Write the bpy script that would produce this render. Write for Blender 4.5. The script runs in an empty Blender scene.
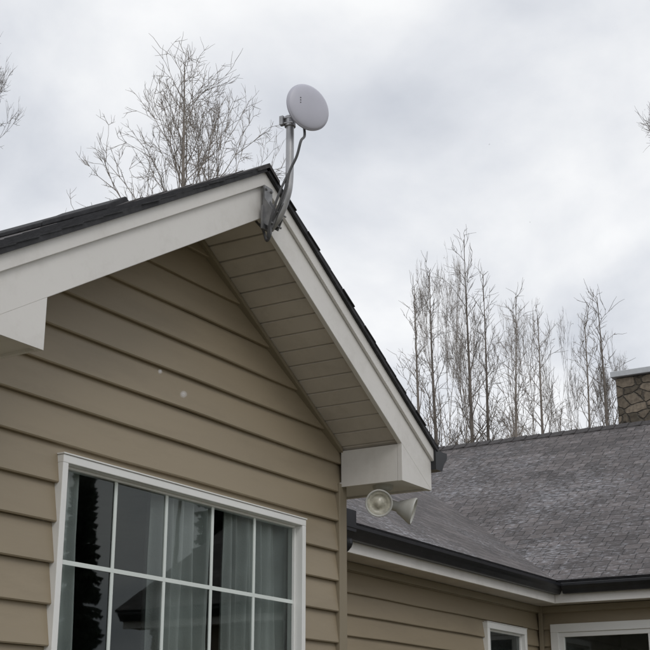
import bpy, bmesh, math, random
import numpy as np
from mathutils import Vector, Matrix
random.seed(4)
H0=1.6
sc=bpy.context.scene
sc.view_settings.view_transform='Standard'
try: sc.view_settings.look='None'
except Exception: pass
# ---------------------------------------------------------------- helpers
def empty(name):
    e=bpy.data.objects.new(name,None); sc.collection.objects.link(e); return e
def mesh_obj(name,verts,faces,mat=None,parent=None,smooth=False,uvs=None):
    me=bpy.data.meshes.new(name); me.from_pydata([tuple(v) for v in verts],[],faces); me.update()
    if smooth: me.polygons.foreach_set('use_smooth',[True]*len(me.polygons))
    if uvs is not None:
        l=me.uv_layers.new(name='UVMap')
        for lp in me.loops: l.data[lp.index].uv=uvs[lp.vertex_index]
    ob=bpy.data.objects.new(name,me); sc.collection.objects.link(ob)
    if mat: me.materials.append(mat)
    if parent: ob.parent=parent
    return ob
def fixn(ob):
    bm=bmesh.new(); bm.from_mesh(ob.data); bmesh.ops.recalc_face_normals(bm,faces=bm.faces); bm.to_mesh(ob.data); bm.free()
def bevel(ob,w=.004,s=2):
    m=ob.modifiers.new('b','BEVEL'); m.width=w; m.segments=s; m.limit_method='ANGLE'; return ob
BOXF=[(0,3,2,1),(4,5,6,7),(0,1,5,4),(1,2,6,5),(2,3,7,6),(3,0,4,7)]
def boxv(x0,x1,y0,y1,z0,z1):
    return [(x0,y0,z0),(x1,y0,z0),(x1,y1,z0),(x0,y1,z0),(x0,y0,z1),(x1,y0,z1),(x1,y1,z1),(x0,y1,z1)]
class B:
    def __init__(s): s.v=[];s.f=[]
    def add(s,v,f):
        n=len(s.v); s.v+=list(v); s.f+=[tuple(i+n for i in q) for q in f]
    def box(s,*a): s.add(boxv(*a),BOXF); return s
    def prism_y(s,poly,y0,y1):
        n=len(poly); v=[(x,y0,z) for x,z in poly]+[(x,y1,z) for x,z in poly]
        f=[tuple(range(n)),tuple(range(2*n-1,n-1,-1))]+[(i,i+n,(i+1)%n+n,(i+1)%n) for i in range(n)]
        s.add(v,f); return s
    def obj(s,name,mat,parent,bv=0,smooth=False):
        o=mesh_obj(name,s.v,s.f,mat,parent,smooth); fixn(o)
        if bv: bevel(o,bv)
        return o
def tube(b,pts,rad,sides=10,cap=True):
    pts=[Vector(p) for p in pts]; n=len(pts)
    if not hasattr(rad,'__len__'): rad=[rad]*n
    base=len(b.v); up=Vector((.3,.2,1)).normalized(); prev=None
    for i,p in enumerate(pts):
        t=(pts[min(i+1,n-1)]-pts[max(i-1,0)]).normalized()
        if prev is None:
            a=t.cross(up) if abs(t.dot(up))<.95 else t.cross(Vector((1,0,0)))
        else: a=prev-t*prev.dot(t)
        a.normalize(); prev=a; c=t.cross(a)
        for k in range(sides):
            th=2*math.pi*k/sides; b.v.append(tuple(p+(a*math.cos(th)+c*math.sin(th))*rad[i]))
    for i in range(n-1):
        for k in range(sides):
            k2=(k+1)%sides; b.f.append((base+i*sides+k,base+i*sides+k2,base+(i+1)*sides+k2,base+(i+1)*sides+k))
    if cap:
        b.f.append(tuple(base+k for k in range(sides))[::-1]); b.f.append(tuple(base+(n-1)*sides+k for k in range(sides)))
def smoothpts(P,k=8):
    P=[Vector(p) for p in P]; P=[P[0]*2-P[1]]+P+[P[-1]*2-P[-2]]; o=[]
    for i in range(1,len(P)-2):
        for j in range(k):
            t=j/k; a,b_,c,d=P[i-1:i+3]
            o.append(.5*((2*b_)+(-a+c)*t+(2*a-5*b_+4*c-d)*t*t+(-a+3*b_-3*c+d)*t**3))
    o.append(P[-2]); return o
def lathe(b,prof,c,n,seg=40):
    n=Vector(n).normalized(); a=n.orthogonal().normalized(); d=n.cross(a); c=Vector(c); base=len(b.v)
    for r,h in prof:
        for k in range(seg):
            th=2*math.pi*k/seg; b.v.append(tuple(c+n*h+(a*math.cos(th)+d*math.sin(th))*r))
    for i in range(len(prof)-1):
        for k in range(seg):
            k2=(k+1)%seg; b.f.append((base+i*seg+k,base+i*seg+k2,base+(i+1)*seg+k2,base+(i+1)*seg+k))
# ---------------------------------------------------------------- materials
def newmat(name):
    m=bpy.data.materials.new(name); m.use_nodes=True; nt=m.node_tree; return m,nt,nt.nodes['Principled BSDF']
def pmat(name,col,rough=.6,var=.12,scale=4,bump=0,bscale=60,metal=0,spec=.5,stretch=(1,1,1),dirt=None):
    m,nt,p=newmat(name); N=nt.nodes;L=nt.links
    tc=N.new('ShaderNodeTexCoord'); mp=N.new('ShaderNodeMapping'); mp.inputs['Scale'].default_value=stretch
    L.new(tc.outputs['Object'],mp.inputs[0])
    no=N.new('ShaderNodeTexNoise'); no.inputs['Scale'].default_value=scale; no.inputs['Detail'].default_value=6; L.new(mp.outputs[0],no.inputs[0])
    r=N.new('ShaderNodeValToRGB'); r.color_ramp.elements[0].position=.3; r.color_ramp.elements[1].position=.7
    r.color_ramp.elements[0].color=tuple(c*(1-var) for c in col)+(1,); r.color_ramp.elements[1].color=tuple(min(1,c*(1+var)) for c in col)+(1,)
    L.new(no.outputs[0],r.inputs[0]); out=r.outputs[0]
    if dirt:
        n2=N.new('ShaderNodeTexNoise'); n2.inputs['Scale'].default_value=dirt[1]; n2.inputs['Detail'].default_value=8; n2.inputs['Roughness'].default_value=.7; L.new(mp.outputs[0],n2.inputs[0])
        r2=N.new('ShaderNodeValToRGB'); r2.color_ramp.elements[0].position=.5; r2.color_ramp.elements[1].position=.75
        r2.color_ramp.elements[0].color=(0,0,0,1); r2.color_ramp.elements[1].color=(dirt[2],)*3+(1,)
        L.new(n2.outputs[0],r2.inputs[0])
        mx=N.new('ShaderNodeMixRGB'); mx.inputs[2].default_value=tuple(dirt[0])+(1,); L.new(r2.outputs[0],mx.inputs[0]); L.new(out,mx.inputs[1]); out=mx.outputs[0]
    L.new(out,p.inputs['Base Color'])
    p.inputs['Roughness'].default_value=rough; p.inputs['Metallic'].default_value=metal; p.inputs['Specular IOR Level'].default_value=spec
    if bump:
        n3=N.new('ShaderNodeTexNoise'); n3.inputs['Scale'].default_value=bscale; n3.inputs['Detail'].default_value=4; L.new(mp.outputs[0],n3.inputs[0])
        bp=N.new('ShaderNodeBump'); bp.inputs['Strength'].default_value=bump; bp.inputs['Distance'].default_value=.004
        L.new(n3.outputs[0],bp.inputs['Height']); L.new(bp.outputs[0],p.inputs['Normal'])
    return m
M_sid=pmat('siding_vinyl',(.305,.25,.172),.5,.06,1.3,.5,9,stretch=(.35,.35,1.6),dirt=((.19,.158,.11),3,.4))
M_cor=pmat('corner_trim',(.26,.22,.155),.55,.06,2,.1,30)
M_trim=pmat('white_trim',(.73,.71,.68),.5,.04,1.2,.12,40,dirt=((.46,.43,.38),5,.35))
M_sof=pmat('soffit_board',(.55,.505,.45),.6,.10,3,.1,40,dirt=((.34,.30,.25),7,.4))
M_win=pmat('window_vinyl',(.80,.80,.78),.35,.03,3,.03,40)
M_mun=pmat('window_grille',(.72,.77,.74),.4,.04,3)
M_blk=pmat('black_gutter',(.012,.013,.016),.35,.3,8,.05,30)
M_dark=pmat('groove_dark',(.05,.04,.035),.8,.1)
M_metal=pmat('galvanised_steel',(.42,.42,.43),.45,.15,14,.05,60,metal=.7)
M_dkmetal=pmat('bracket_metal',(.27,.27,.275),.5,.25,20,.1,60,metal=.6)
M_dish=pmat('dish_plastic',(.50,.50,.57),.4,.05,6,.02,90)
M_cable=pmat('cable_rubber',(.10,.10,.105),.5,.1)
M_lamp=pmat('lamp_housing',(.50,.50,.47),.45,.08,20,.05,50,dirt=((.3,.27,.22),20,.4))
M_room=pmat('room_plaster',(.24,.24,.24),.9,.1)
M_curt=pmat('curtain_cloth',(.66,.68,.67),.9,.12,3,.3,120)
M_conc=pmat('chimney_cap',(.5,.52,.54),.6,.1,8,.3,30)
M_bark=pmat('bark',(.17,.148,.13),.9,.25,2)
M_bark2=pmat('bark_pale',(.25,.22,.195),.9,.25,2)
M_need=pmat('needles',(.035,.05,.03),.9,.4,3)
M_lens=pmat('lamp_lens',(.50,.48,.40),.12,.25,45,.4,80)
m,nt,p=newmat('window_glass'); N=nt.nodes;L=nt.links
gl=N.new('ShaderNodeBsdfGlossy'); gl.inputs['Roughness'].default_value=.015; gl.inputs['Color'].default_value=(.85,.90,.88,1)
tr=N.new('ShaderNodeBsdfTransparent'); tr.inputs['Color'].default_value=(.82,.86,.84,1)
fr=N.new('ShaderNodeFresnel'); fr.inputs['IOR'].default_value=1.55
ng=N.new('ShaderNodeTexNoise'); ng.inputs['Scale'].default_value=1.6; tcg=N.new('ShaderNodeTexCoord'); L.new(tcg.outputs['Object'],ng.inputs[0])
bg=N.new('ShaderNodeBump'); bg.inputs['Strength'].default_value=.05; bg.inputs['Distance'].default_value=.01; L.new(ng.outputs[0],bg.inputs['Height']); L.new(bg.outputs[0],gl.inputs['Normal'])
mx=N.new('ShaderNodeMixShader'); L.new(fr.outputs[0],mx.inputs[0]); L.new(tr.outputs[0],mx.inputs[1]); L.new(gl.outputs[0],mx.inputs[2]); L.new(mx.outputs[0],N['Material Output'].inputs['Surface']); M_glass=m
def shingle(name,frost=.5,k=1.0):
    m,nt,p=newmat(name);N=nt.nodes;L=nt.links
    uv=N.new('ShaderNodeUVMap'); uv.uv_map='UVMap'
    nz=N.new('ShaderNodeTexNoise'); nz.inputs['Scale'].default_value=2.5; L.new(uv.outputs[0],nz.inputs[0])
    vm=N.new('ShaderNodeVectorMath'); vm.operation='MULTIPLY_ADD'; vm.inputs[1].default_value=(.06,.015,0); L.new(nz.outputs['Color'],vm.inputs[0]); L.new(uv.outputs[0],vm.inputs[2])
    bk=N.new('ShaderNodeTexBrick'); L.new(vm.outputs[0],bk.inputs['Vector']); bk.inputs['Scale'].default_value=1
    bk.inputs['Brick Width'].default_value=.19; bk.inputs['Row Height'].default_value=.14; bk.inputs['Mortar Size'].default_value=.009; bk.inputs['Mortar Smooth'].default_value=.5
    bk.inputs['Color1'].default_value=(.078*k,.070*k,.070*k,1); bk.inputs['Color2'].default_value=(.138*k,.122*k,.120*k,1); bk.inputs['Mortar'].default_value=(.035,.031,.031,1); bk.offset=.37; bk.squash=.7; bk.squash_frequency=3
    b2=N.new('ShaderNodeTexBrick'); L.new(vm.outputs[0],b2.inputs['Vector']); b2.inputs['Scale'].default_value=1
    b2.inputs['Brick Width'].default_value=.43; b2.inputs['Row Height'].default_value=.14; b2.inputs['Mortar Size'].default_value=0; b2.offset=.23; b2.offset_frequency=3
    b2.inputs['Color1'].default_value=(.36,.36,.36,1); b2.inputs['Color2'].default_value=(.62,.62,.62,1)
    ov=N.new('ShaderNodeMixRGB'); ov.blend_type='OVERLAY'; ov.inputs[0].default_value=.8; L.new(bk.outputs[0],ov.inputs[1]); L.new(b2.outputs[0],ov.inputs[2])
    gr=N.new('ShaderNodeTexNoise'); gr.inputs['Scale'].default_value=60; gr.inputs['Detail'].default_value=4; gr.inputs['Roughness'].default_value=.7; L.new(uv.outputs[0],gr.inputs[0])
    mm=N.new('ShaderNodeMixRGB'); mm.blend_type='OVERLAY'; mm.inputs[0].default_value=.55; L.new(ov.outputs[0],mm.inputs[1]); L.new(gr.outputs[0],mm.inputs[2])
    bigm=N.new('ShaderNodeTexNoise'); bigm.inputs['Scale'].default_value=.45; bigm.inputs['Detail'].default_value=3; L.new(uv.outputs[0],bigm.inputs[0])
    mp=N.new('ShaderNodeMapping'); mp.inputs['Scale'].default_value=(9,26,1); L.new(uv.outputs[0],mp.inputs[0])
    fz=N.new('ShaderNodeTexNoise'); fz.inputs['Scale'].default_value=1.2; fz.inputs['Detail'].default_value=6; fz.inputs['Roughness'].default_value=.7; L.new(mp.outputs[0],fz.inputs[0])
    ad=N.new('ShaderNodeMath'); ad.operation='MULTIPLY_ADD'; ad.inputs[1].default_value=.45; L.new(bigm.outputs[0],ad.inputs[0]); L.new(fz.outputs[0],ad.inputs[2])
    rp=N.new('ShaderNodeValToRGB'); rp.color_ramp.elements[0].position=.76; rp.color_ramp.elements[1].position=.96; rp.color_ramp.elements[1].color=(frost,)*3+(1,); L.new(ad.outputs[0],rp.inputs[0])
    m2=N.new('ShaderNodeMixRGB'); m2.inputs[2].default_value=(.60,.61,.66,1); L.new(rp.outputs[0],m2.inputs[0]); L.new(mm.outputs[0],m2.inputs[1])
    L.new(m2.outputs[0],p.inputs['Base Color']); p.inputs['Roughness'].default_value=.8
    bp=N.new('ShaderNodeBump'); bp.inputs['Strength'].default_value=.7; bp.inputs['Distance'].default_value=.02; L.new(mm.outputs[0],bp.inputs['Height']); L.new(bp.outputs[0],p.inputs['Normal'])
    return m
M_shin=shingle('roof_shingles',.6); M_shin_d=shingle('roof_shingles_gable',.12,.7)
M_edge=pmat('shingle_edge',(.03,.03,.033),.8,.4,20,.5,60)
M_cap=pmat('ridge_cap',(.06,.055,.055),.85,.35,25,.5,60)
m,nt,p=newmat('chimney_stone');N=nt.nodes;L=nt.links
tc=N.new('ShaderNodeTexCoord'); mp=N.new('ShaderNodeMapping'); mp.inputs['Scale'].default_value=(4,4,6.5); L.new(tc.outputs['Object'],mp.inputs[0])
nw=N.new('ShaderNodeTexNoise'); nw.inputs['Scale'].default_value=1.2; L.new(mp.outputs[0],nw.inputs[0])
vw=N.new('ShaderNodeVectorMath'); vw.operation='MULTIPLY_ADD'; vw.inputs[1].default_value=(.5,.5,.5); L.new(nw.outputs['Color'],vw.inputs[0]); L.new(mp.outputs[0],vw.inputs[2])
vo=N.new('ShaderNodeTexVoronoi'); L.new(vw.outputs[0],vo.inputs[0]); vo.inputs['Scale'].default_value=1
ve=N.new('ShaderNodeTexVoronoi'); ve.feature='DISTANCE_TO_EDGE'; L.new(vw.outputs[0],ve.inputs[0]); ve.inputs['Scale'].default_value=1
sx=N.new('ShaderNodeSeparateXYZ'); L.new(vo.outputs['Color'],sx.inputs[0])
r=N.new('ShaderNodeValToRGB'); e=r.color_ramp.elements; e[0].color=(.09,.075,.055,1); e[1].color=(.28,.23,.175,1); k=e.new(.5); k.color=(.17,.14,.105,1); L.new(sx.outputs[0],r.inputs[0])
gn=N.new('ShaderNodeTexNoise'); gn.inputs['Scale'].default_value=22; gn.inputs['Detail'].default_value=6; L.new(tc.outputs['Object'],gn.inputs[0])
go=N.new('ShaderNodeMixRGB'); go.blend_type='OVERLAY'; go.inputs[0].default_value=.8; L.new(r.outputs[0],go.inputs[1]); L.new(gn.outputs[0],go.inputs[2])
r2=N.new('ShaderNodeValToRGB'); r2.color_ramp.elements[0].position=.0; r2.color_ramp.elements[1].position=.07; L.new(ve.outputs['Distance'],r2.inputs[0])
mx=N.new('ShaderNodeMixRGB'); mx.inputs[1].default_value=(.10,.088,.072,1); L.new(r2.outputs[0],mx.inputs[0]); L.new(go.outputs[0],mx.inputs[2])
L.new(mx.outputs[0],p.inputs['Base Color']); p.inputs['Roughness'].default_value=.9
bp=N.new('ShaderNodeBump'); bp.inputs['Distance'].default_value=.03; L.new(r2.outputs[0],bp.inputs['Height']); L.new(bp.outputs[0],p.inputs['Normal']); M_stone=m
M_grass=pmat('lawn',(.135,.125,.088),.95,.35,.8,.8,30,dirt=((.17,.15,.12),.4,.7))
# ---------------------------------------------------------------- dims
D=4.0; YO=3.547; XP=5.219; ZP=2.942+H0; MS=.5873; XR=7.139; XI=6.75; W=.289; ZB=1.53+H0; XW=6.80
XL=2*XP-XI; XLE=2*XP-XR; XWL=2*XP-XW
Y1=5.2; Z1=1.757+H0; X2=13.42; X3=18.19; Z3=4.558+H0
zr=lambda x: ZP-MS*abs(x-XP)
house=empty('siding_house')
LAP=.178
def siding_rows(b,ztop,zbot,xlim,holes,place):
    z=ztop-LAP*math.ceil((ztop-zbot)/LAP)
    while z<ztop-.001:
        z0=z; z1=z+LAP
        cuts=[z0,z1]
        for h in holes:
            for q in (h[2],h[3]):
                if z0+.003<q<z1-.003: cuts.append(q)
        cuts.sort()
        for a,c in zip(cuts[:-1],cuts[1:]):
            mid=(a+c)/2
            xa=xlim(a); xc=xlim(c)
            hs=[h for h in holes if h[2]<mid<h[3]]
            segs=[]
            if not hs: segs=[(xa[0],xa[1],xc[0],xc[1])]
            else:
                hs.sort(); l=(xa[0],xc[0])
                for h in hs:
                    segs.append((l[0],h[0],l[1],h[0])); l=(h[1],h[1])
                segs.append((l[0],xa[1],l[1],xc[1]))
            def dep(z): return .030-.026*(z-z0)/LAP
            for s in segs:
                if s[1]-s[0]<.005 and s[3]-s[2]<.005: continue
                s=(s[0],max(s[1],s[0]),s[2],max(s[3],s[2]))
                P=[]
                if a==z0: P+= [(z0,.002),(z0-.001,.026),(z0+.005,.0305)]
                else: P+=[(a,dep(a))]
                P+=[(c,dep(c))]
                K=max(1,int((s[1]-s[0])/.5)); n=len(b.v); m_=len(P)
                for kx in range(K+1):
                    tx=kx/K; wob=.0016*math.sin(kx*2.1+z0*37)+.0010*math.sin(kx*5.3+z0*11)
                    for j,(zz,dd) in enumerate(P):
                        t=0 if c==a else min(1,max(0,(zz-a)/(c-a)))
                        x0=s[0]+(s[2]-s[0])*t; x1=s[1]+(s[3]-s[1])*t
                        b.v.append(place(x0+(x1-x0)*tx,dd+(wob if 0<j else 0)*(1-t),zz+(wob*1.2 if a==z0 and j in(0,1,2) else 0)))
                for kx in range(K):
                    for i in range(m_-1): b.f.append((n+kx*m_+i,n+(kx+1)*m_+i,n+(kx+1)*m_+i+1,n+kx*m_+i+1))
        z+=LAP
WX0,WX1,WZ1,WZ0=4.283,6.327,1.267+H0,-.10+H0
b=B()
def xl(z):
    hw=(ZP-.12-z)/MS; return (max(XWL,XP-hw) if hw>0 else XP, min(XW,XP+hw) if hw>0 else XP)
siding_rows(b,ZP-.2,.3,xl,[(WX0+.01,WX1-.01,WZ0+.01,WZ1-.01)],lambda u,d,z:(u,D-d+.002,z))
mesh_obj('gable_wall',b.v,b.f,M_sid,house)
b=B(); siding_rows(b,Z1-.12,.3,lambda z:(XW,X2+.44),[(12.37,13.37,.35+H0,1.245+H0)],lambda u,d,z:(u,5.62-d,z)); mesh_obj('wing_wall',b.v,b.f,M_sid,house)
b=B(); siding_rows(b,Z1-.12,.3,lambda z:(-3,5.62),[(3.22,5.44,.6,1.325+H0)],lambda u,d,z:(X2+.44-d,u,z)); mesh_obj('side_wing_wall',b.v,b.f,M_sid,house)
b=B(); siding_rows(b,ZB+.1,.3,lambda z:(D,5.62),[],lambda u,d,z:(XW+d-.03,u,z)); mesh_obj('return_wall',b.v,b.f,M_sid,house)
b=B(); siding_rows(b,Z1-.12,.3,lambda z:(-3,XWL),[],lambda u,d,z:(u,5.62-d,z)); siding_rows(b,Z1-.12,.3,lambda z:(D,5.62),[],lambda u,d,z:(XWL-d+.03,u,z)); mesh_obj('back_wall',b.v,b.f,M_sid,house)
b=B(); b.box(XW-.075,XW+.012,D-.036,D+.06,.3,ZB+.02); b.box(XWL-.012,XWL+.075,D-.036,D+.06,.3,ZB+.02)
b.box(XW-.002,XW+.02,D-.03,D+.08,.3,ZB+.02)
b.box(X2+.36,X2+.402,5.54,5.583,.3,Z1-.14)
b.obj('corner_post',M_cor,house,.004)
b=B(); b.box(XWL+.02,XW-.02,D+.02,5.6,-.2,.32); b.box(-3,X2+.5,5.64,14,-.2,.32); b.box(X2+.46,22.6,-3,14,-.2,.32); b.obj('foundation',M_conc,house)
def rake(b,sx,y0,y1,top,bot,xe):
    X=lambda x: XP+sx*(x-XP)
    poly=[(X(XP),ZP-top),(X(xe),zr(xe)-top),(X(xe),zr(xe)-bot),(X(XP),ZP-bot)]
    b.prism_y(poly,y0,y1)
b=B()
for s in (1,-1): rake(b,s,YO,YO+.03,.028,W,XR-.004)
b.obj('rake_board',M_trim,house,.003)
b=B()
for s in (1,-1): rake(b,s,YO-.02,YO-.001,.028,.105,XR-.002)
b.obj('rake_shadow_board',M_trim,house,.003)
b=B()
for s in (1,-1):
    X=lambda x: XP+s*(x-XP)
    poly=[(X(XI),zr(XI)-W+.004),(X(XR-.006),zr(XR)-W+.004),(X(XR-.006),ZB),(X(XI),ZB)]
    b.prism_y(poly,YO+.001,YO+.029)
    b.prism_y([(X(XI),zr(XI)-W-.002),(X(XI+.02),zr(XI)-W-.002),(X(XI+.02),ZB+.001),(X(XI),ZB+.001)],YO+.031,D-.034)
    b.prism_y([(X(XI+.003),ZB+.012),(X(XR-.01),ZB+.012),(X(XR-.01),ZB+.03),(X(XI+.003),ZB+.03)],YO+.032,5.2)
    b.prism_y([(X(XR-.03),ZB+.002),(X(XR-.008),ZB+.002),(X(XR-.008),zr(XR)-.03),(X(XR-.03),zr(XR)-.03)],YO+.031,5.2)
b.obj('eave_return',M_trim,house,.003)
b=B(); bd=B()
sl=math.sqrt(1+MS*MS)
for s in (1,-1):
    X=lambda x: XP+s*(x-XP)
    step=.118/sl; x=XP+.004
    while x<XI+.02:
        xa=x; xb=min(x+step-.009,XI+.03)
        z=lambda q,o: zr(q)-W+o
        b.prism_y([(X(xa),z(xa,.03)),(X(xb),z(xb,.03)),(X(xb),z(xb,.018)),(X(xa),z(xa,.018))],YO+.031,D+.0)
        x+=step
    bd.prism_y([(X(XP),zr(XP)-W+.04),(X(XI),zr(XI)-W+.04),(X(XI),zr(XI)-W+.0315),(X(XP),zr(XP)-W+.0315)],YO+.031,D+.0)
b.obj('rake_soffit',M_sof,house,.002); bd.obj('soffit_backing',M_dark,house)
b=B()
for s in (1,-1):
    X=lambda x: XP+s*(x-XP)
    b.prism_y([(X(XP),ZP-W+.016),(X(XI),zr(XI)-W+.016),(X(XI),zr(XI)-W-.012),(X(XP),ZP-W-.012)],D-.048,D-.001)
b.obj('soffit_channel',M_cor,house,.003)
def slope(name,corners,ud,vd,mat,th=.035,parent=house):
    P=[Vector(c) for c in corners]; ud=Vector(ud).normalized(); vd=Vector(vd).normalized(); nrm=ud.cross(vd).normalized()
    if nrm.z<0: nrm=-nrm
    v=P+[p-nrm*th for p in P]; n=len(P)
    f=[tuple(range(n))]
    uvs=[(p.dot(ud),p.dot(vd)) for p in P]*2
    f+=[tuple(range(2*n-1,n-1,-1))]+[(i,i+n,(i+1)%n+n,(i+1)%n) for i in range(n)]
    o=mesh_obj(name,v,f,mat,parent,uvs=uvs); fixn(o)
    o.data.materials.append(M_edge)
    for pl in o.data.polygons:
        if pl.normal.dot(nrm)<.5: pl.material_index=1
    return o
yf=YO-.04; xe=XR+.03; YB=7.3
for s,nm in ((1,'gable_roof_east'),(-1,'gable_roof_west')):
    X=lambda x: XP+s*(x-XP)
    slope(nm,[(XP,yf,ZP),(XP,YB,ZP),(X(xe),5.2,zr(xe)),(X(xe),yf,zr(xe))],(0,1,0),(-s,0,MS),M_shin_d,.026)
b=B(); random.seed(8)
for s in (1,-1):
    X=lambda x: XP+s*(x-XP)
    x=XP+.02
    while x<xe-.02:
        x1=min(x+.125,xe)
        o_=random.uniform(0,.010)
        b.prism_y([(X(x),zr(x)+.001),(X(x1),zr(x1)+.006),(X(x1),zr(x1)-.0),(X(x),zr(x)-.006)],yf-o_,yf+1.1)
        x+=.125
b.obj('rake_shingle_courses',M_edge,house)
b=B()
y=yf-.01
while y<7:
    hh=.010; ww=.10; y2=y+.2
    b.add([(XP-ww,y,ZP-ww*MS+hh),(XP,y,ZP+hh+.006),(XP+ww,y,ZP-ww*MS+hh),(XP-ww,y2,ZP-ww*MS+hh-.008),(XP,y2,ZP+hh),(XP+ww,y2,ZP-ww*MS+hh-.008),
           (XP-ww,y,ZP-ww*MS-.01),(XP,y,ZP-.01),(XP+ww,y,ZP-ww*MS-.01),(XP-ww,y2,ZP-ww*MS-.01),(XP,y2,ZP-.01),(XP+ww,y2,ZP-ww*MS-.01)],
          [(0,1,4,3),(1,2,5,4),(0,6,7,1),(1,7,8,2),(0,3,9,6),(2,8,11,5),(3,4,10,9),(4,5,11,10)])
    y+=.17
b.obj('gable_ridge_cap',M_cap,house)
b=B(); ww=.16
b.prism_y([(XP-ww,ZP-ww*MS+.004),(XP-ww,ZP-ww*MS+.035),(XP,ZP+.048),(XP+ww,ZP-ww*MS+.035),(XP+ww,ZP-ww*MS+.004)],4.47,4.95)
b.prism_y([(XP-ww,ZP-ww*MS+.004),(XP-ww,ZP-ww*MS+.030),(XP,ZP+.043),(XP+ww,ZP-ww*MS+.030),(XP+ww,ZP-ww*MS+.004)],4.955,7)
b.obj('ridge_vent',M_edge,house,.006)
RUN=X3-X2; YR=Y1+RUN
mz=(Z3-Z1)/RUN
slope('wing_roof_south',[(-3.3,Y1,Z1),(X2,Y1,Z1),(X3,YR,Z3),(-3.3,YR,Z3)],(1,0,0),(0,1,mz),M_shin)
slope('wing_roof_north',[(-3.3,YR,Z3),(X3,YR,Z3),(X3,YR+RUN,Z1),(-3.3,YR+RUN,Z1)],(1,0,0),(0,-1,mz),M_shin)
slope('side_roof_west',[(X2,-3.3,Z1),(X2,Y1,Z1),(X3,YR,Z3),(X3,-3.3,Z3)],(0,1,0),(1,0,mz),M_shin)
slope('side_roof_east',[(X3,-3.3,Z3),(X3,YR+RUN,Z3),(X3+RUN,YR+RUN,Z1),(X3+RUN,-3.3,Z1)],(0,1,0),(-1,0,mz),M_shin)
b=B(); y=-3.2; random.seed(3)
while y<YR:
    ww=.13; y2=y+.26; hh=.02+random.uniform(0,.006)
    b.add([(X3-ww,y,Z3-ww*mz+hh),(X3,y,Z3+hh+.01),(X3+ww,y,Z3-ww*mz+hh),(X3-ww,y2,Z3-ww*mz+.006),(X3,y2,Z3+hh-.006),(X3+ww,y2,Z3-ww*mz+.006),
       (X3-ww,y,Z3-ww*mz-.01),(X3,y,Z3-.01),(X3+ww,y,Z3-ww*mz-.01)],[(0,1,4,3),(1,2,5,4),(0,6,7,1),(1,7,8,2),(0,3,6),(2,8,5)])
    y+=.2
b.obj('side_ridge_cap',M_cap,house)
b=B(); b.v=[(X2+.44,-3,Z1-.1),(X3+RUN-.44,-3,Z1-.1),(X3,-3,Z3-.1),(X2+.44,-3,0),(X3+RUN-.44,-3,0),(X2+.44,YR+RUN-.4,Z1-.1),(X3+RUN-.44,YR+RUN-.4,Z1-.1),(X3,YR+RUN-.4,Z3-.1),(X2+.44,YR+RUN-.4,0),(X3+RUN-.44,YR+RUN-.4,0)]
b.f=[(0,2,1),(3,0,1,4),(5,6,7),(8,9,6,5),(4,1,6,9)]; mesh_obj('end_walls',b.v,b.f,M_sid,house)
ZF=Z1-.235
b=B()
b.box(XR,X2+.10,Y1+.06,Y1+.085,ZF,Z1-.045)
b.box(X2+.06,X2+.085,-3.2,Y1+.058,ZF,Z1-.045)
b.box(-3.2,XLE,Y1+.06,Y1+.085,ZF,Z1-.045)
b.obj('eave_fascia',M_trim,house,.003)
b=B()
x=XR
while x<X2+.4:
    b.box(x,x+.297,Y1+.087,5.6,ZF+.012,ZF+.022); x+=.3
y=-3.2
while y<Y1+.08:
    b.box(X2+.087,X2+.42,y,min(y+.297,Y1+.086),ZF+.0145,ZF+.0245); y+=.3
b.box(-3.2,XLE,Y1+.087,5.6,ZF+.012,ZF+.022)
b.obj('eave_soffit',M_sof,house)
b=B(); b.box(XW+.03,X2+.4,5.555,5.583,ZF-.06,ZF+.008); b.box(X2+.375,X2+.403,-3,5.553,ZF-.06,ZF+.008); b.obj('frieze_trim',M_cor,house,.003)
KP=[(0,0),(.062,0),(.066,.012),(.085,.05),(.105,.072),(.118,.09),(.118,.118),(.108,.122),(.108,.114),(.112,.092),(.098,.078),(.079,.054),(.06,.006),(.004,.006),(.004,.12),(0,.12)]
def gutter(b,fn,a0,a1):
    n=len(KP); v=[fn(a0,o,z) for o,z in KP]+[fn(a1,o,z) for o,z in KP]
    f=[(i,i+n,(i+1)%n+n,(i+1)%n) for i in range(n)]
    b.add(v,f)
    for a in (a0,a1):
        q=[(0,0),(.062,0),(.085,.05),(.118,.09),(.118,.12),(0,.12)]; b.add([fn(a,o,z) for o,z in q],[tuple(range(6))])
b=B()
GZ=Z1-.145
gutter(b,lambda a,o,z:(a,Y1+.058-o,GZ+z*.88),XR+.05,X2+.058)
gutter(b,lambda a,o,z:(X2+.058-o,a,GZ+z*.88),-3.2,Y1-.06)
gutter(b,lambda a,o,z:(XR-.006+o*1.35,a,zr(XR)-.155+z*1.05),YO-.035,Y1-.06)
gutter(b,lambda a,o,z:(XLE+.006-o*1.35,a,zr(XR)-.155+z*1.05),YO-.035,Y1-.06)
b.obj('rain_gutter',M_blk,house)
b=B(); b.box(8.78,8.80,Y1-.05,Y1+.04,GZ+.05,GZ+.24); b.box(8.80,8.99,Y1-.055,Y1-.045,GZ+.05,GZ+.22)
tube(b,smoothpts([(8.95,Y1+.0,GZ),(8.95,Y1+.02,GZ-.07),(8.9,Y1+.25,GZ-.22),(8.88,5.52,GZ-.34),(8.88,5.55,GZ-.6),(8.88,5.55,.3)],5),.035,10)
b.obj('downspout',M_blk,house)
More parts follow.
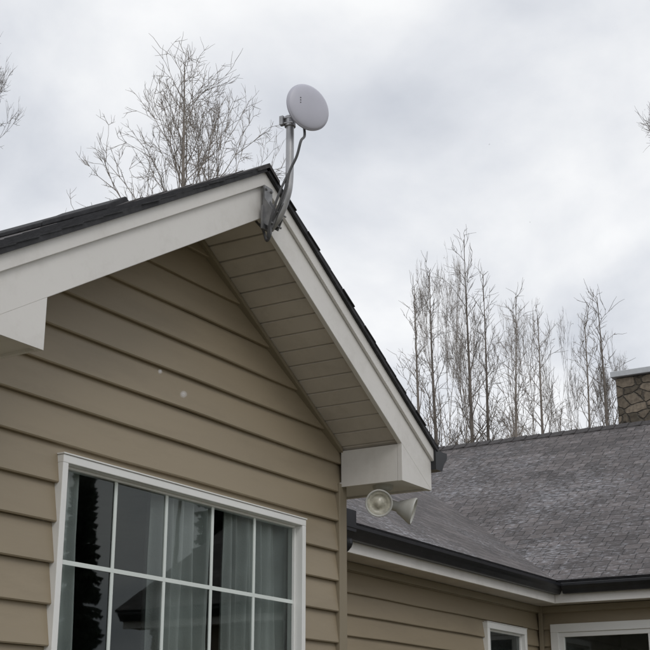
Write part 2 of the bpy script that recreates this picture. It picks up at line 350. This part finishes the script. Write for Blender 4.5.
def window_x(name,x0,x1,z0,z1,y,cols,rows,fr=.05,s=.02,mun=.020,rec=.02,cap=True):
    b=B()
    b.box(x0,x1,y-.044,y+.05,z1-fr,z1); b.box(x0,x1,y-.044,y+.05,z0,z0+fr)
    b.box(x0,x0+fr,y-.0435,y+.05,z0+fr,z1-fr); b.box(x1-fr,x1,y-.0435,y+.05,z0+fr,z1-fr)
    f2=fr; ys=y+rec-.018
    b.box(x0+f2,x1-f2,ys,y+.05,z1-f2-s,z1-f2); b.box(x0+f2,x1-f2,ys,y+.05,z0+f2,z0+f2+s)
    b.box(x0+f2,x0+f2+s,ys+.0005,y+.05,z0+f2+s,z1-f2-s); b.box(x1-f2-s,x1-f2,ys+.0005,y+.05,z0+f2+s,z1-f2-s)
    b.obj(name+'_frame',M_win,house,.003)
    c=B(); c.box(x0-.004,x1+.004,y-.050,y-.004,z1+.001,z1+.008); c.obj(name+'_drip_cap',M_win,house,.002)
    ix0,ix1,iz0,iz1=x0+f2+s,x1-f2-s,z0+f2+s,z1-f2-s; yg=y+rec
    g=B(); g.v=[(ix0,yg,iz0),(ix1,yg,iz0),(ix1,yg,iz1),(ix0,yg,iz1)]; g.f=[(0,1,2,3)]
    mesh_obj(name+'_glass',g.v,g.f,M_glass,house)
    q=B()
    for i in range(1,cols):
        x=ix0+(ix1-ix0)*i/cols; q.box(x-mun/2,x+mun/2,yg-.006,yg-.001,iz0,iz1)
    for j in rows: q.box(ix0,ix1,yg-.0065,yg-.0015,j-mun/2,j+mun/2)
    if q.v: q.obj(name+'_grille',M_mun,house)
window_x('picture_window',WX0,WX1,WZ0,WZ1,D-.004,5,[.803+H0,.40+H0],.036,.012,.02)
window_x('small_window',12.36,13.38,.34+H0,1.255+H0,5.60,1,[],.06)
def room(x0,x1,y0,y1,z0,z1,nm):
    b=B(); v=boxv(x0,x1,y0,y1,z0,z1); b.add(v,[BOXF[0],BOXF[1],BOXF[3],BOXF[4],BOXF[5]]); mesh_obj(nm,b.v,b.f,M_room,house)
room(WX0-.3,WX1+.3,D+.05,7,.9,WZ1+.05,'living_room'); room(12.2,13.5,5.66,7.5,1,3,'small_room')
def curtain(nm,xa,xb,y,z0,z1,folds,amp=.03,mat=M_curt):
    b=B(); n=folds*12; rg=random.Random(nm)
    ph=[rg.uniform(.5,1.4) for _ in range(folds+2)]; xs=[xa]
    for i in range(n): xs.append(xs[-1]+ph[int(i/12)]*(xb-xa)/n)
    k=(xb-xa)/(xs[-1]-xa)
    for i in range(n+1):
        t=i/n; x=xa+(xs[i]-xa)*k; f=ph[min(int(t*folds),folds)]
        yy=y+amp*f*math.sin(t*folds*2*math.pi)+.006*math.sin(t*47)
        for j in range(5):
            zz=z0+(z1-z0)*j/4; b.v.append((x+.01*math.sin(j*1.3+i*.3),yy*1+.01*math.sin(i*.35+j),zz))
    for i in range(n):
        for j in range(4): b.f.append((5*i+j,5*i+5+j,5*i+6+j,5*i+1+j))
    mesh_obj(nm,b.v,b.f,mat,house,True)
curtain('curtain',4.30,4.56,D+.10,1.4,WZ1+.03,4,.022)
curtain('curtain_panel',5.12,5.62,D+.12,1.4,WZ1+.03,6)
curtain('curtain_panel_b',5.74,6.34,D+.11,1.4,WZ1+.03,8,.024)
curtain('small_curtain',12.35,12.9,5.78,1.9,2.95,5)
def doorx(x,y0,y1,z0,z1):
    b=B(); f=.09
    b.box(x-.045,x+.02,y0,y1,z1-f,z1); b.box(x-.0445,x+.02,y0,y0+f,z0,z1-f); b.box(x-.0445,x+.02,y1-f,y1,z0,z1-f)
    b.box(x-.025,x+.02,y0+f,y1-f,z1-f-.05,z1-f); ym=(y0+y1)/2; b.box(x-.0245,x+.02,ym-.045,ym+.045,z0,z1-f-.05)
    b.box(x-.0245,x+.02,y1-f-.06,y1-f,z0,z1-f-.05); b.box(x-.0245,x+.02,y0+f,y0+f+.06,z0,z1-f-.05)
    b.box(x-.06,x+.03,y0,y1,z0-.05,z0)
    b.obj('patio_door_frame',M_win,house,.004)
    mesh_obj('patio_door_glass',[(x-.005,y0+f,z0),(x-.005,y1-f,z0),(x-.005,y1-f,z1-f),(x-.005,y0+f,z1-f)],[(0,1,2,3)],M_glass,house)
doorx(X2+.43,3.2,5.46,.62,1.335+H0)
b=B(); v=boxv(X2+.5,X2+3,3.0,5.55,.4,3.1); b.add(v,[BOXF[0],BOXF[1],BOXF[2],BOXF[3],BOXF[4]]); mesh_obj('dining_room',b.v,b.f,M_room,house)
b=B(); b.box(18.62,19.6,4.9,6.1,Z3-1.2,5.40+H0); b.obj('chimney_shaft',M_stone,house,.02)
b=B(); b.box(18.56,19.66,4.84,6.16,5.41+H0,5.50+H0); b.box(18.66,19.56,4.94,6.06,5.502+H0,5.53+H0); b.obj('chimney_cap',M_conc,house,.008)
# ================= satellite dish
dish=empty('satellite_dish')
z_=lambda z:z+H0
b=B()
arm=smoothpts([(5.232,3.50,z_(2.585)),(5.225,3.44,z_(2.64)),(5.222,3.392,z_(2.74)),(5.22,3.374,z_(2.83)),(5.22,3.372,z_(3.0)),(5.22,3.372,z_(3.195))],8)
tube(b,arm,.0215,16); b.obj('mast',M_metal,dish,0,True)
b=B()
b.box(5.20,5.275,YO-.032,YO-.021,z_(2.70),z_(2.83)); b.box(5.185,5.255,YO-.0325,YO-.0215,z_(2.58),z_(2.71))
for xx in (5.200,5.255):
    n=len(b.v); b.add(boxv(xx,xx+.005,0,1,0,1),BOXF)
    pts=[(YO-.032,2.61),(3.465,2.575),(3.435,2.635),(YO-.032,2.76)]
    for i in range(4):
        b.v[n+i]=(xx,)+((pts[i][0],z_(pts[i][1]))); b.v[n+4+i]=(xx+.005,)+((pts[i][0],z_(pts[i][1])))
for (xx,zz) in ((5.215,2.81),(5.262,2.81),(5.215,2.73),(5.262,2.73)):
    lathe(b,[(.0,.010),(.007,.010),(.008,.0)],(xx,YO-.032,z_(zz)),(0,-1,0),8)
tube(b,[(5.18,3.462,z_(2.60)),(5.28,3.462,z_(2.60))],.006,8)
tube(b,[(5.19,3.43,z_(2.655)),(5.275,3.43,z_(2.655))],.005,8)
b.obj('mount_bracket',M_dkmetal,dish)
dn=Vector((-.42,-.90,.0)).normalized(); dc=Vector((5.220,3.262,z_(3.222)))
b=B(); R=.130
prof=[(.0001,.026)]+[(R*.975*math.sin(a),.004+.022*math.cos(a)) for a in [i*math.pi/2/9 for i in range(1,10)]]+[(R,.003),(R+.0015,.0),(R,-.006),(R-.003,-.009)]+[(R*.95*math.cos(a),-.010-.030*math.sin(a)) for a in [i*math.pi/2/8 for i in range(0,7)]]+[(.034,-.042),(.032,-.075),(.0001,-.075)]
lathe(b,prof,dc,dn,64); b.obj('dish_radome',M_dish,dish,0,True)
s1=dn.cross(Vector((0,0,1))).normalized(); u1=s1.cross(dn)
b_=B()
for k in range(3):
    lathe(b_,[(.0001,.0025),(.0035,.0022),(.0035,-.006)],dc+dn*.0225+s1*(.060)+u1*(.030-.014*k),dn,8)
b_.obj('logo_dots',M_cable,dish)  # small dark dots of the dish's logo, no lamps
b=B(); back=dc-dn*.07
tube(b,[back+dn*.01,(5.22,3.345,z_(3.19)),(5.22,3.372,z_(3.165))],.016,10)
for pr in ([(.030,-.028),(.030,.028)],[(.0001,-.028),(.030,-.028)],[(.030,.028),(.0001,.03)]): lathe(b,pr,(5.22,3.372,z_(3.165)),(0,0,1),16)
tube(b,[(5.185,3.41,z_(3.18)),(5.2,3.345,z_(3.18))],.006,8); tube(b,[(5.185,3.41,z_(3.15)),(5.2,3.345,z_(3.15))],.006,8)
b.box(5.175,5.2,3.39,3.412,z_(3.14),z_(3.19))
b.obj('dish_clamp',M_metal,dish)
b=B()
cab=smoothpts([dc-dn*.045+Vector((0,0,-.06)),dc-dn*.03+Vector((.0,-.0,-.15)),(5.19,3.285,z_(3.02)),(5.19,3.31,z_(2.94)),(5.185,3.35,z_(2.86)),(5.185,3.375,z_(2.77)),(5.19,3.42,z_(2.68)),(5.2,3.47,z_(2.60)),(5.2,3.475,z_(2.54)),(5.22,3.51,z_(2.52)),(5.24,3.55,z_(2.60)),(5.25,3.60,z_(2.66))],8)
tube(b,cab,.0072,8)
tube(b,smoothpts([(5.185,3.36,z_(2.85)),(5.165,3.40,z_(2.74)),(5.17,3.45,z_(2.62)),(5.20,3.49,z_(2.53)),(5.21,3.47,z_(2.58)),(5.2,3.40,z_(2.70))],8),.0065,8)
b.obj('cable',M_cable,dish,0,True)
# ================= floodlight
fl=empty('security_floodlight')
c0=Vector((6.90,3.76,ZB+.012))
b=B(); lathe(b,[(.0001,-.03),(.045,-.03),(.06,-.02),(.063,0)],c0,(0,0,1),24); b.obj('base_plate',M_lamp,fl,0,True)
def flood(c,n,piv,nm):
    b=B(); n=Vector(n).normalized(); k=1.12
    P=[(.0001,-.125),(.022,-.125),(.028,-.115),(.028,-.07),(.036,-.062),(.052,-.03),(.068,.0),(.074,.014),(.074,.022),(.066,.022),(.060,.004),(.04,-.02),(.0001,-.03)]
    lathe(b,[(r*k,h*k) for r,h in P],c,n,32)
    b.obj(nm,M_lamp,fl,0,True)
    l=B(); lathe(l,[(.064*k,.012*k),(.05*k,.013*k),(.046*k,.006*k),(.026*k,.006*k),(.022*k,.016*k),(.0001,.018*k)],c,n,28); l.obj(nm+'_lens',M_lens,fl,0,True)
    t=B(); tube(t,[piv,Vector(c)-n*.10],.013,10); lathe(t,[(.0001,-.020),(.019,-.020),(.019,.020),(.0001,.020)],Vector(c)-n*.11,Vector((n.y,-n.x,0)),12); t.obj(nm+'_arm',M_lamp,fl)
piv=c0+Vector((0,0,-.03))
flood(c0+Vector((-.11,-.03,-.125)),(-.80,-.50,-.25),piv,'lamp_head')
flood(c0+Vector((.08,-.14,-.150)),(.38,-.88,-.30),piv,'second_lamp_head')
# ================= ground
S=600
mesh_obj('ground',[(-S,-S,0),(S,-S,0),(S,S,0),(-S,S,0)],[(0,1,2,3)],M_grass)
# ================= trees
def side_dir(ax,rng,amt):
    sdv=ax.orthogonal().normalized(); sdv.rotate(Matrix.Rotation(rng.uniform(0,6.28),3,ax)); return (ax+sdv*amt).normalized()
def twig(b,p,d,L,r,rng,lev=0):
    P=[p]; dd=d.copy()
    for i in range(3):
        dd=(dd+Vector((rng.gauss(0,.18),rng.gauss(0,.18),rng.gauss(.04,.12)))).normalized(); P.append(P[-1]+dd*L/3)
    tube(b,P,[r,r*.9,r*.75,r*.5],3,False)
    if lev<1:
        for j in range(rng.choice((1,2,3))):
            k=rng.choice((1,2)); twig(b,P[k],side_dir(dd,rng,rng.uniform(.5,1.1)),L*rng.uniform(.4,.7),r*.75,rng,lev+1)
def fork_tree(bo,base,H,trunkH,r0,rng,Rw,levels=8,ang=.40,twr=.007,tl=.55,q3=.25):
    b=B(); base=Vector(base)
    P=[];n=7; ph=rng.uniform(0,6)
    for i in range(n+1):
        t=i/n; P.append(Vector((math.sin(t*3+ph)*.12*t,math.cos(t*3.4+ph)*.12*t,trunkH*t)))
    tube(b,P,[r0*(1-.35*i/n) for i in range(n+1)],8,False)
    L0=(H-trunkH)/4.2
    def rec(p,d,L,r,lev):
        m=3; Q=[p]; dd=d.copy(); R_=[r]
        for i in range(m):
            dd=(dd+Vector((rng.gauss(0,.10),rng.gauss(0,.10),.05+rng.gauss(0,.05)))).normalized(); Q.append(Q[-1]+dd*L/m); R_.append(max(r*(1-.30*(i+1)/m),twr*.8))
        tube(b,Q,R_,5 if lev<3 else 3,False)
        if lev>=2:
            for j in range(2 if lev<levels-1 else 3):
                twig(b,Q[rng.choice((1,2,3))],side_dir(dd,rng,rng.uniform(.6,1.2)),tl*rng.uniform(.5,1.2),twr,rng)
        if lev>=levels: return
        k=3 if rng.random()<q3 else 2
        ph=rng.uniform(0,6.28); ax=dd; o=ax.orthogonal().normalized()
        for j in range(k):
            s=o.copy(); s.rotate(Matrix.Rotation(ph+j*6.283/k+rng.uniform(-.4,.4),3,ax))
            a=ang*rng.uniform(.55,1.35)*(.45 if (j==0 and rng.random()<.5) else 1)
            rec(Q[-1],(ax*math.cos(a)+s*math.sin(a)+Vector((0,0,.06))).normalized(),L*rng.uniform(.70,.95),max(r*(.62 if k==3 else .70)*rng.uniform(.9,1.1),twr),lev+1)
    rec(P[-1],Vector((0,0,1)),L0,r0*.65,1)
    A=np.array(b.v); zs=A[:,2]; zt=np.percentile(zs,99.9)
    up=zs>trunkH; rad=np.hypot(A[:,0],A[:,1]); rw=np.percentile(rad[up],92)
    A[up,2]=trunkH+(zs[up]-trunkH)*(H-trunkH)/(zt-trunkH)
    k=Rw/rw; w=np.clip((zs-trunkH*.6)/(trunkH*.4+.01),0,1); kk=1+(k-1)*w
    A[:,0]=A[:,0]*kk+base.x; A[:,1]=A[:,1]*kk+base.y; A[:,2]+=base.z
    o=len(bo.v); bo.v+= [tuple(v) for v in A]; bo.f+=[tuple(i+o for i in f) for f in b.f]
def tree_mesh(b,base,H,r0,rng,cs=.35,Lmax=3.0,nb=30,sub=8,lean=(0,0),el0=.75,el1=1.15,twr=.007,pw=.6,curl=.08,tl=.5):
    base=Vector(base); n=16; ph=rng.uniform(0,6)
    pts=[];rad=[]
    for i in range(n+1):
        t=i/n
        pts.append(base+Vector((lean[0]*t*H+math.sin(t*6+ph)*.010*H*t, lean[1]*t*H+math.cos(t*5+ph)*.010*H*t, H*t))); rad.append(max(r0*(1-t)**.8,.010))
    tube(b,pts,rad,7,False)
    def grow(p,d,L,r,lev):
        m=6 if lev<1 else 4
        P=[p];R_=[r]; dd=d.copy()
        for i in range(m):
            dd=(dd+Vector((rng.gauss(0,.14),rng.gauss(0,.14),rng.gauss(0,.06)+curl))).normalized()
            P.append(P[-1]+dd*(L/m)); R_.append(max(r*(1-(i+1)/m*.8),twr*.7))
        tube(b,P,R_,4 if lev<1 else 3,False)
        if lev==0:
            c=max(3,int(sub*L/Lmax+.5))
            for j in range(c):
                t=.15+.8*(j+rng.random())/c; k=min(int(t*m),m-1); q=P[k].lerp(P[k+1],t*m-k)
                ax=(P[k+1]-P[k]).normalized()
                grow(q,(side_dir(ax,rng,rng.uniform(.5,1.0))+Vector((0,0,.1))).normalized(),max(L*rng.uniform(.3,.5)*(1.15-t*.5),.35),max(r*.45,twr),1)
        else:
            for j in range(max(2,int(L/.22))):
                k=rng.randrange(1,m+1); twig(b,P[k],side_dir(dd,rng,rng.uniform(.5,1.1)),tl*rng.uniform(.5,1.1),twr*.9,rng,0 if L>.6 else 1)
    for j in range(nb):
        s=((j+rng.uniform(0,.9))/nb); t=cs+(1-cs)*s*.97
        L=Lmax*max(1-s,.0)**pw*rng.uniform(.6,1.15)*(.5+min(s*2.5,.5)); L=max(L,Lmax*.22)
        a=j*2.4+rng.uniform(-.6,.6); el=el0+(el1-el0)*s+rng.uniform(-.18,.18)
        d=Vector((math.cos(a)*math.cos(el),math.sin(a)*math.cos(el),math.sin(el)))
        k=min(int(t*n),n-1); q=pts[k].lerp(pts[k+1],t*n-k)
        grow(q,d.normalized(),L,max(r0*(1-t)*.5,.013),0)
def bear(x,y,dist):
    v=Vector((x,y,0)).normalized()*dist; return (v.x,v.y,0)
def add_fork(name,pos,H,tH,seed,mat,**k):
    b=B(); fork_tree(b,pos,H,tH,k.pop('r0',.14),random.Random(seed),**k); return mesh_obj(name,b.v,b.f,mat)
def add_tree(name,pos,H,seed,mat,**k):
    b=B(); tree_mesh(b,pos,H,k.pop('r0',.11),random.Random(seed),**k); return mesh_obj(name,b.v,b.f,mat)
# broad tree behind the gable: a leader with big ascending limbs, low and wide
b=B(); P0=bear(.702,.548,31)
tree_mesh(b,P0,18.9,.18,random.Random(15),cs=.55,Lmax=4.2,nb=36,sub=9,el0=.68,el1=1.0,twr=.0075,pw=.45,curl=.05,tl=.55)
fork_tree(b,P0,19.0,10.0,.15,random.Random(23),Rw=2.3,levels=7,ang=.46,twr=.0075,tl=.6)
mesh_obj('bare_tree',b.v,b.f,M_bark2)
T=[(.850,.433,40,15.9,2.5,1),(.858,.419,41,16.9,2.4,1),(.8595,.411,38,16.8,1.0,2),(.8675,.402,40,17.6,2.6,1),(.872,.395,43,17.6,1.2,2),(.879,.385,41,16.6,2.6,1),(.886,.374,39,15.2,2.3,1),(.892,.364,44,17.0,1.2,2),(.901,.349,40,14.8,2.4,1),(.909,.335,46,16.8,1.2,2),(.913,.327,41,14.9,2.2,1),(.921,.316,38,14.6,2.3,1),(.928,.303,42,14.6,.9,2)]
rr=random.Random(77)
for i,(x,y,d,h,lm,ty) in enumerate(T):
    if ty==2: add_fork('bare_tree',bear(x,y,d),h,h*.45,100+i*7,M_bark2 if i%3 else M_bark,r0=.13,Rw=lm,levels=7,ang=.34,twr=.008,tl=.5)
    else: add_tree('bare_tree',bear(x,y,d),h,100+i*7,M_bark if i%2 else M_bark2,r0=rr.uniform(.10,.14),cs=.36,Lmax=lm,nb=34,sub=9,el0=.8,el1=1.1,twr=.0078,lean=(rr.uniform(-.02,.02),rr.uniform(-.02,.02)))
b=B(); P0=bear(.665,.76,24)
fork_tree(b,P0,17.5,8,.16,random.Random(55),Rw=1.9,levels=8,ang=.42,twr=.0065,tl=.5); mesh_obj('bare_tree',b.v,b.f,M_bark)
add_fork('bare_tree',bear(.967,.244,26),15.1,11.6,57,M_bark,r0=.13,Rw=1.5,levels=7,ang=.6,twr=.0065,tl=.5)
b=B(); rg=random.Random(9)
for i in range(46):
    a=rg.uniform(.0,1.0); x=.845+.10*a; y=.445-.165*a
    d=rg.uniform(48,80)
    if i%3: tree_mesh(b,bear(x,y,d),d*rg.uniform(.235,.30),.11,rg,cs=.4,Lmax=2.8,nb=18,sub=4,el0=.8,twr=.010)
    else: fork_tree(b,bear(x,y,d),d*rg.uniform(.235,.29),7,.13,rg,Rw=rg.uniform(1.5,2.2),levels=6,ang=.38,twr=.011,tl=.7)
mesh_obj('distant_trees',b.v,b.f,M_bark2)
def conifer(b,base,H,rg,wid=.16):
    base=Vector(base); tube(b,[base,base+Vector((0,0,H))],[.14,.01],6,False)
    n=int(H*9)
    for i in range(n):
        t=.08+.92*i/n; L=H*wid*(1-t)**.8*rg.uniform(.6,1.15)+.1
        for k in range(5):
            a=rg.uniform(0,6.28); d=Vector((math.cos(a),math.sin(a),0)); s=Vector((-d.y,d.x,0)); p=base+Vector((0,0,H*t))
            for q in range(6):
                f0=(q+.3)/6*L; w=.10+.12*(1-q/6)*L*.5; c=p+d*f0+Vector((0,0,-f0*.25+rg.uniform(-.05,.05)))
                m=len(b.v); b.v+= [tuple(c-s*w+d*.12+Vector((0,0,-.32))),tuple(c+d*.30+Vector((0,0,-.1))),tuple(c+s*w+d*.12+Vector((0,0,-.32))),tuple(c-d*.1)]
                b.f.append((m,m+1,m+2,m+3))
b=B(); rg=random.Random(6)
for i in range(9):
    a=-.15+i*.13; conifer(b,(60*math.cos(-a*1.2-.1)+rg.uniform(-3,3),60*math.sin(-a*1.2-.1)-6+rg.uniform(-3,3),0),rg.uniform(13,24),rg,.10)
mesh_obj('evergreen_woods',b.v,b.f,M_need)
b=B(); rg=random.Random(16)
for i in range(10):
    a=-.1+i*.12; fork_tree(b,(27*math.cos(-a*1.2-.1),27*math.sin(-a*1.2-.1)-5,0),rg.uniform(14,20),6,.16,rg,Rw=2.2,levels=7,twr=.014,tl=.7)
mesh_obj('yard_trees',b.v,b.f,M_bark)
# ================= falling snow
b=B(); rg=random.Random(5)
m,nt,p=newmat('snowflake'); N=nt.nodes;L=nt.links
p.inputs['Base Color'].default_value=(.85,.85,.88,1)
lw=N.new('ShaderNodeLayerWeight'); lw.inputs['Blend'].default_value=.5
iv=N.new('ShaderNodeMath'); iv.operation='SUBTRACT'; iv.inputs[0].default_value=1; L.new(lw.outputs['Facing'],iv.inputs[1])
pw=N.new('ShaderNodeMath'); pw.operation='POWER'; pw.inputs[1].default_value=3.0; L.new(iv.outputs[0],pw.inputs[0])
ml=N.new('ShaderNodeMath'); ml.operation='MULTIPLY'; ml.inputs[1].default_value=.30; L.new(pw.outputs[0],ml.inputs[0]); L.new(ml.outputs[0],p.inputs['Alpha'])
def flake(c,r):
    bm=bmesh.new(); bmesh.ops.create_icosphere(bm,subdivisions=3,radius=r); k=len(b.v)
    for v in bm.verts: b.v.append(tuple(v.co+Vector(c)))
    for f_ in bm.faces: b.f.append(tuple(v.index+k for v in f_.verts))
    bm.free()
flake((1.30,1.0,.44+H0),.0056); flake((1.50,1.2,.55+H0),.0040)
for i in range(40): flake((rg.uniform(5,12),rg.uniform(-1,3.0),rg.uniform(.5,7)),rg.uniform(.003,.006))
mesh_obj('falling_snow',b.v,b.f,m,None,True)
# ================= world
w=bpy.data.worlds.new('World'); sc.world=w; w.use_nodes=True; nt=w.node_tree;N=nt.nodes;L=nt.links
bgn=N['Background']; sky=N.new('ShaderNodeTexSky'); sky.sky_type='NISHITA'; sky.sun_disc=False
SE,SA=math.radians(42),math.radians(215)
sky.sun_elevation=SE; sky.sun_rotation=SA
tc=N.new('ShaderNodeTexCoord'); sp=N.new('ShaderNodeSeparateXYZ'); L.new(tc.outputs['Generated'],sp.inputs[0])
az=N.new('ShaderNodeMath'); az.operation='MAXIMUM'; az.inputs[1].default_value=0; L.new(sp.outputs[2],az.inputs[0])
a2=N.new('ShaderNodeMath'); a2.operation='ADD'; a2.inputs[1].default_value=.45; L.new(az.outputs[0],a2.inputs[0])
dx=N.new('ShaderNodeMath'); dx.operation='DIVIDE'; L.new(sp.outputs[0],dx.inputs[0]); L.new(a2.outputs[0],dx.inputs[1])
dy=N.new('ShaderNodeMath'); dy.operation='DIVIDE'; L.new(sp.outputs[1],dy.inputs[0]); L.new(a2.outputs[0],dy.inputs[1])
cb=N.new('ShaderNodeCombineXYZ'); L.new(dx.outputs[0],cb.inputs[0]); L.new(dy.outputs[0],cb.inputs[1])
n1=N.new('ShaderNodeTexNoise'); n1.inputs['Scale'].default_value=3.3; n1.inputs['Detail'].default_value=7; n1.inputs['Roughness'].default_value=.52; n1.inputs['Distortion'].default_value=.2; L.new(cb.outputs[0],n1.inputs[0])
rp=N.new('ShaderNodeValToRGB'); e=rp.color_ramp.elements; e[0].position=.28; e[0].color=(.56,.59,.65,1); e[1].position=.63; e[1].color=(.98,.985,.99,1); k=e.new(.46); k.color=(.77,.79,.83,1)
L.new(n1.outputs[0],rp.inputs[0])
ml=N.new('ShaderNodeMixRGB'); ml.blend_type='MULTIPLY'; ml.inputs[0].default_value=1; ml.inputs[2].default_value=(10.4,10.4,10.4,1); L.new(rp.outputs[0],ml.inputs[1])
mx=N.new('ShaderNodeMixRGB'); mx.inputs[0].default_value=.93; L.new(sky.outputs[0],mx.inputs[1]); L.new(ml.outputs[0],mx.inputs[2])
L.new(mx.outputs[0],bgn.inputs[0]); bgn.inputs[1].default_value=.1
sd=bpy.data.lights.new('sun','SUN'); sd.energy=.6; sd.angle=math.radians(25); sd.color=(1,.96,.9); so=bpy.data.objects.new('sun',sd); sc.collection.objects.link(so)
dirv=Vector((math.sin(SA)*math.cos(SE),math.cos(SA)*math.cos(SE),math.sin(SE)))
so.rotation_euler=dirv.to_track_quat('Z','Y').to_euler()
cd=bpy.data.cameras.new('camera'); co=bpy.data.objects.new('camera',cd); sc.collection.objects.link(co)
cd.sensor_width=36; cd.lens=36*1303.2/650; cd.clip_end=2000; cd.clip_start=.05
ya,pi_=1.0269,.3168
Fv=Vector((math.sin(ya)*math.cos(pi_),math.cos(ya)*math.cos(pi_),math.sin(pi_)))
co.location=(0,0,H0); co.rotation_euler=Fv.to_track_quat('-Z','Y').to_euler()
sc.camera=co
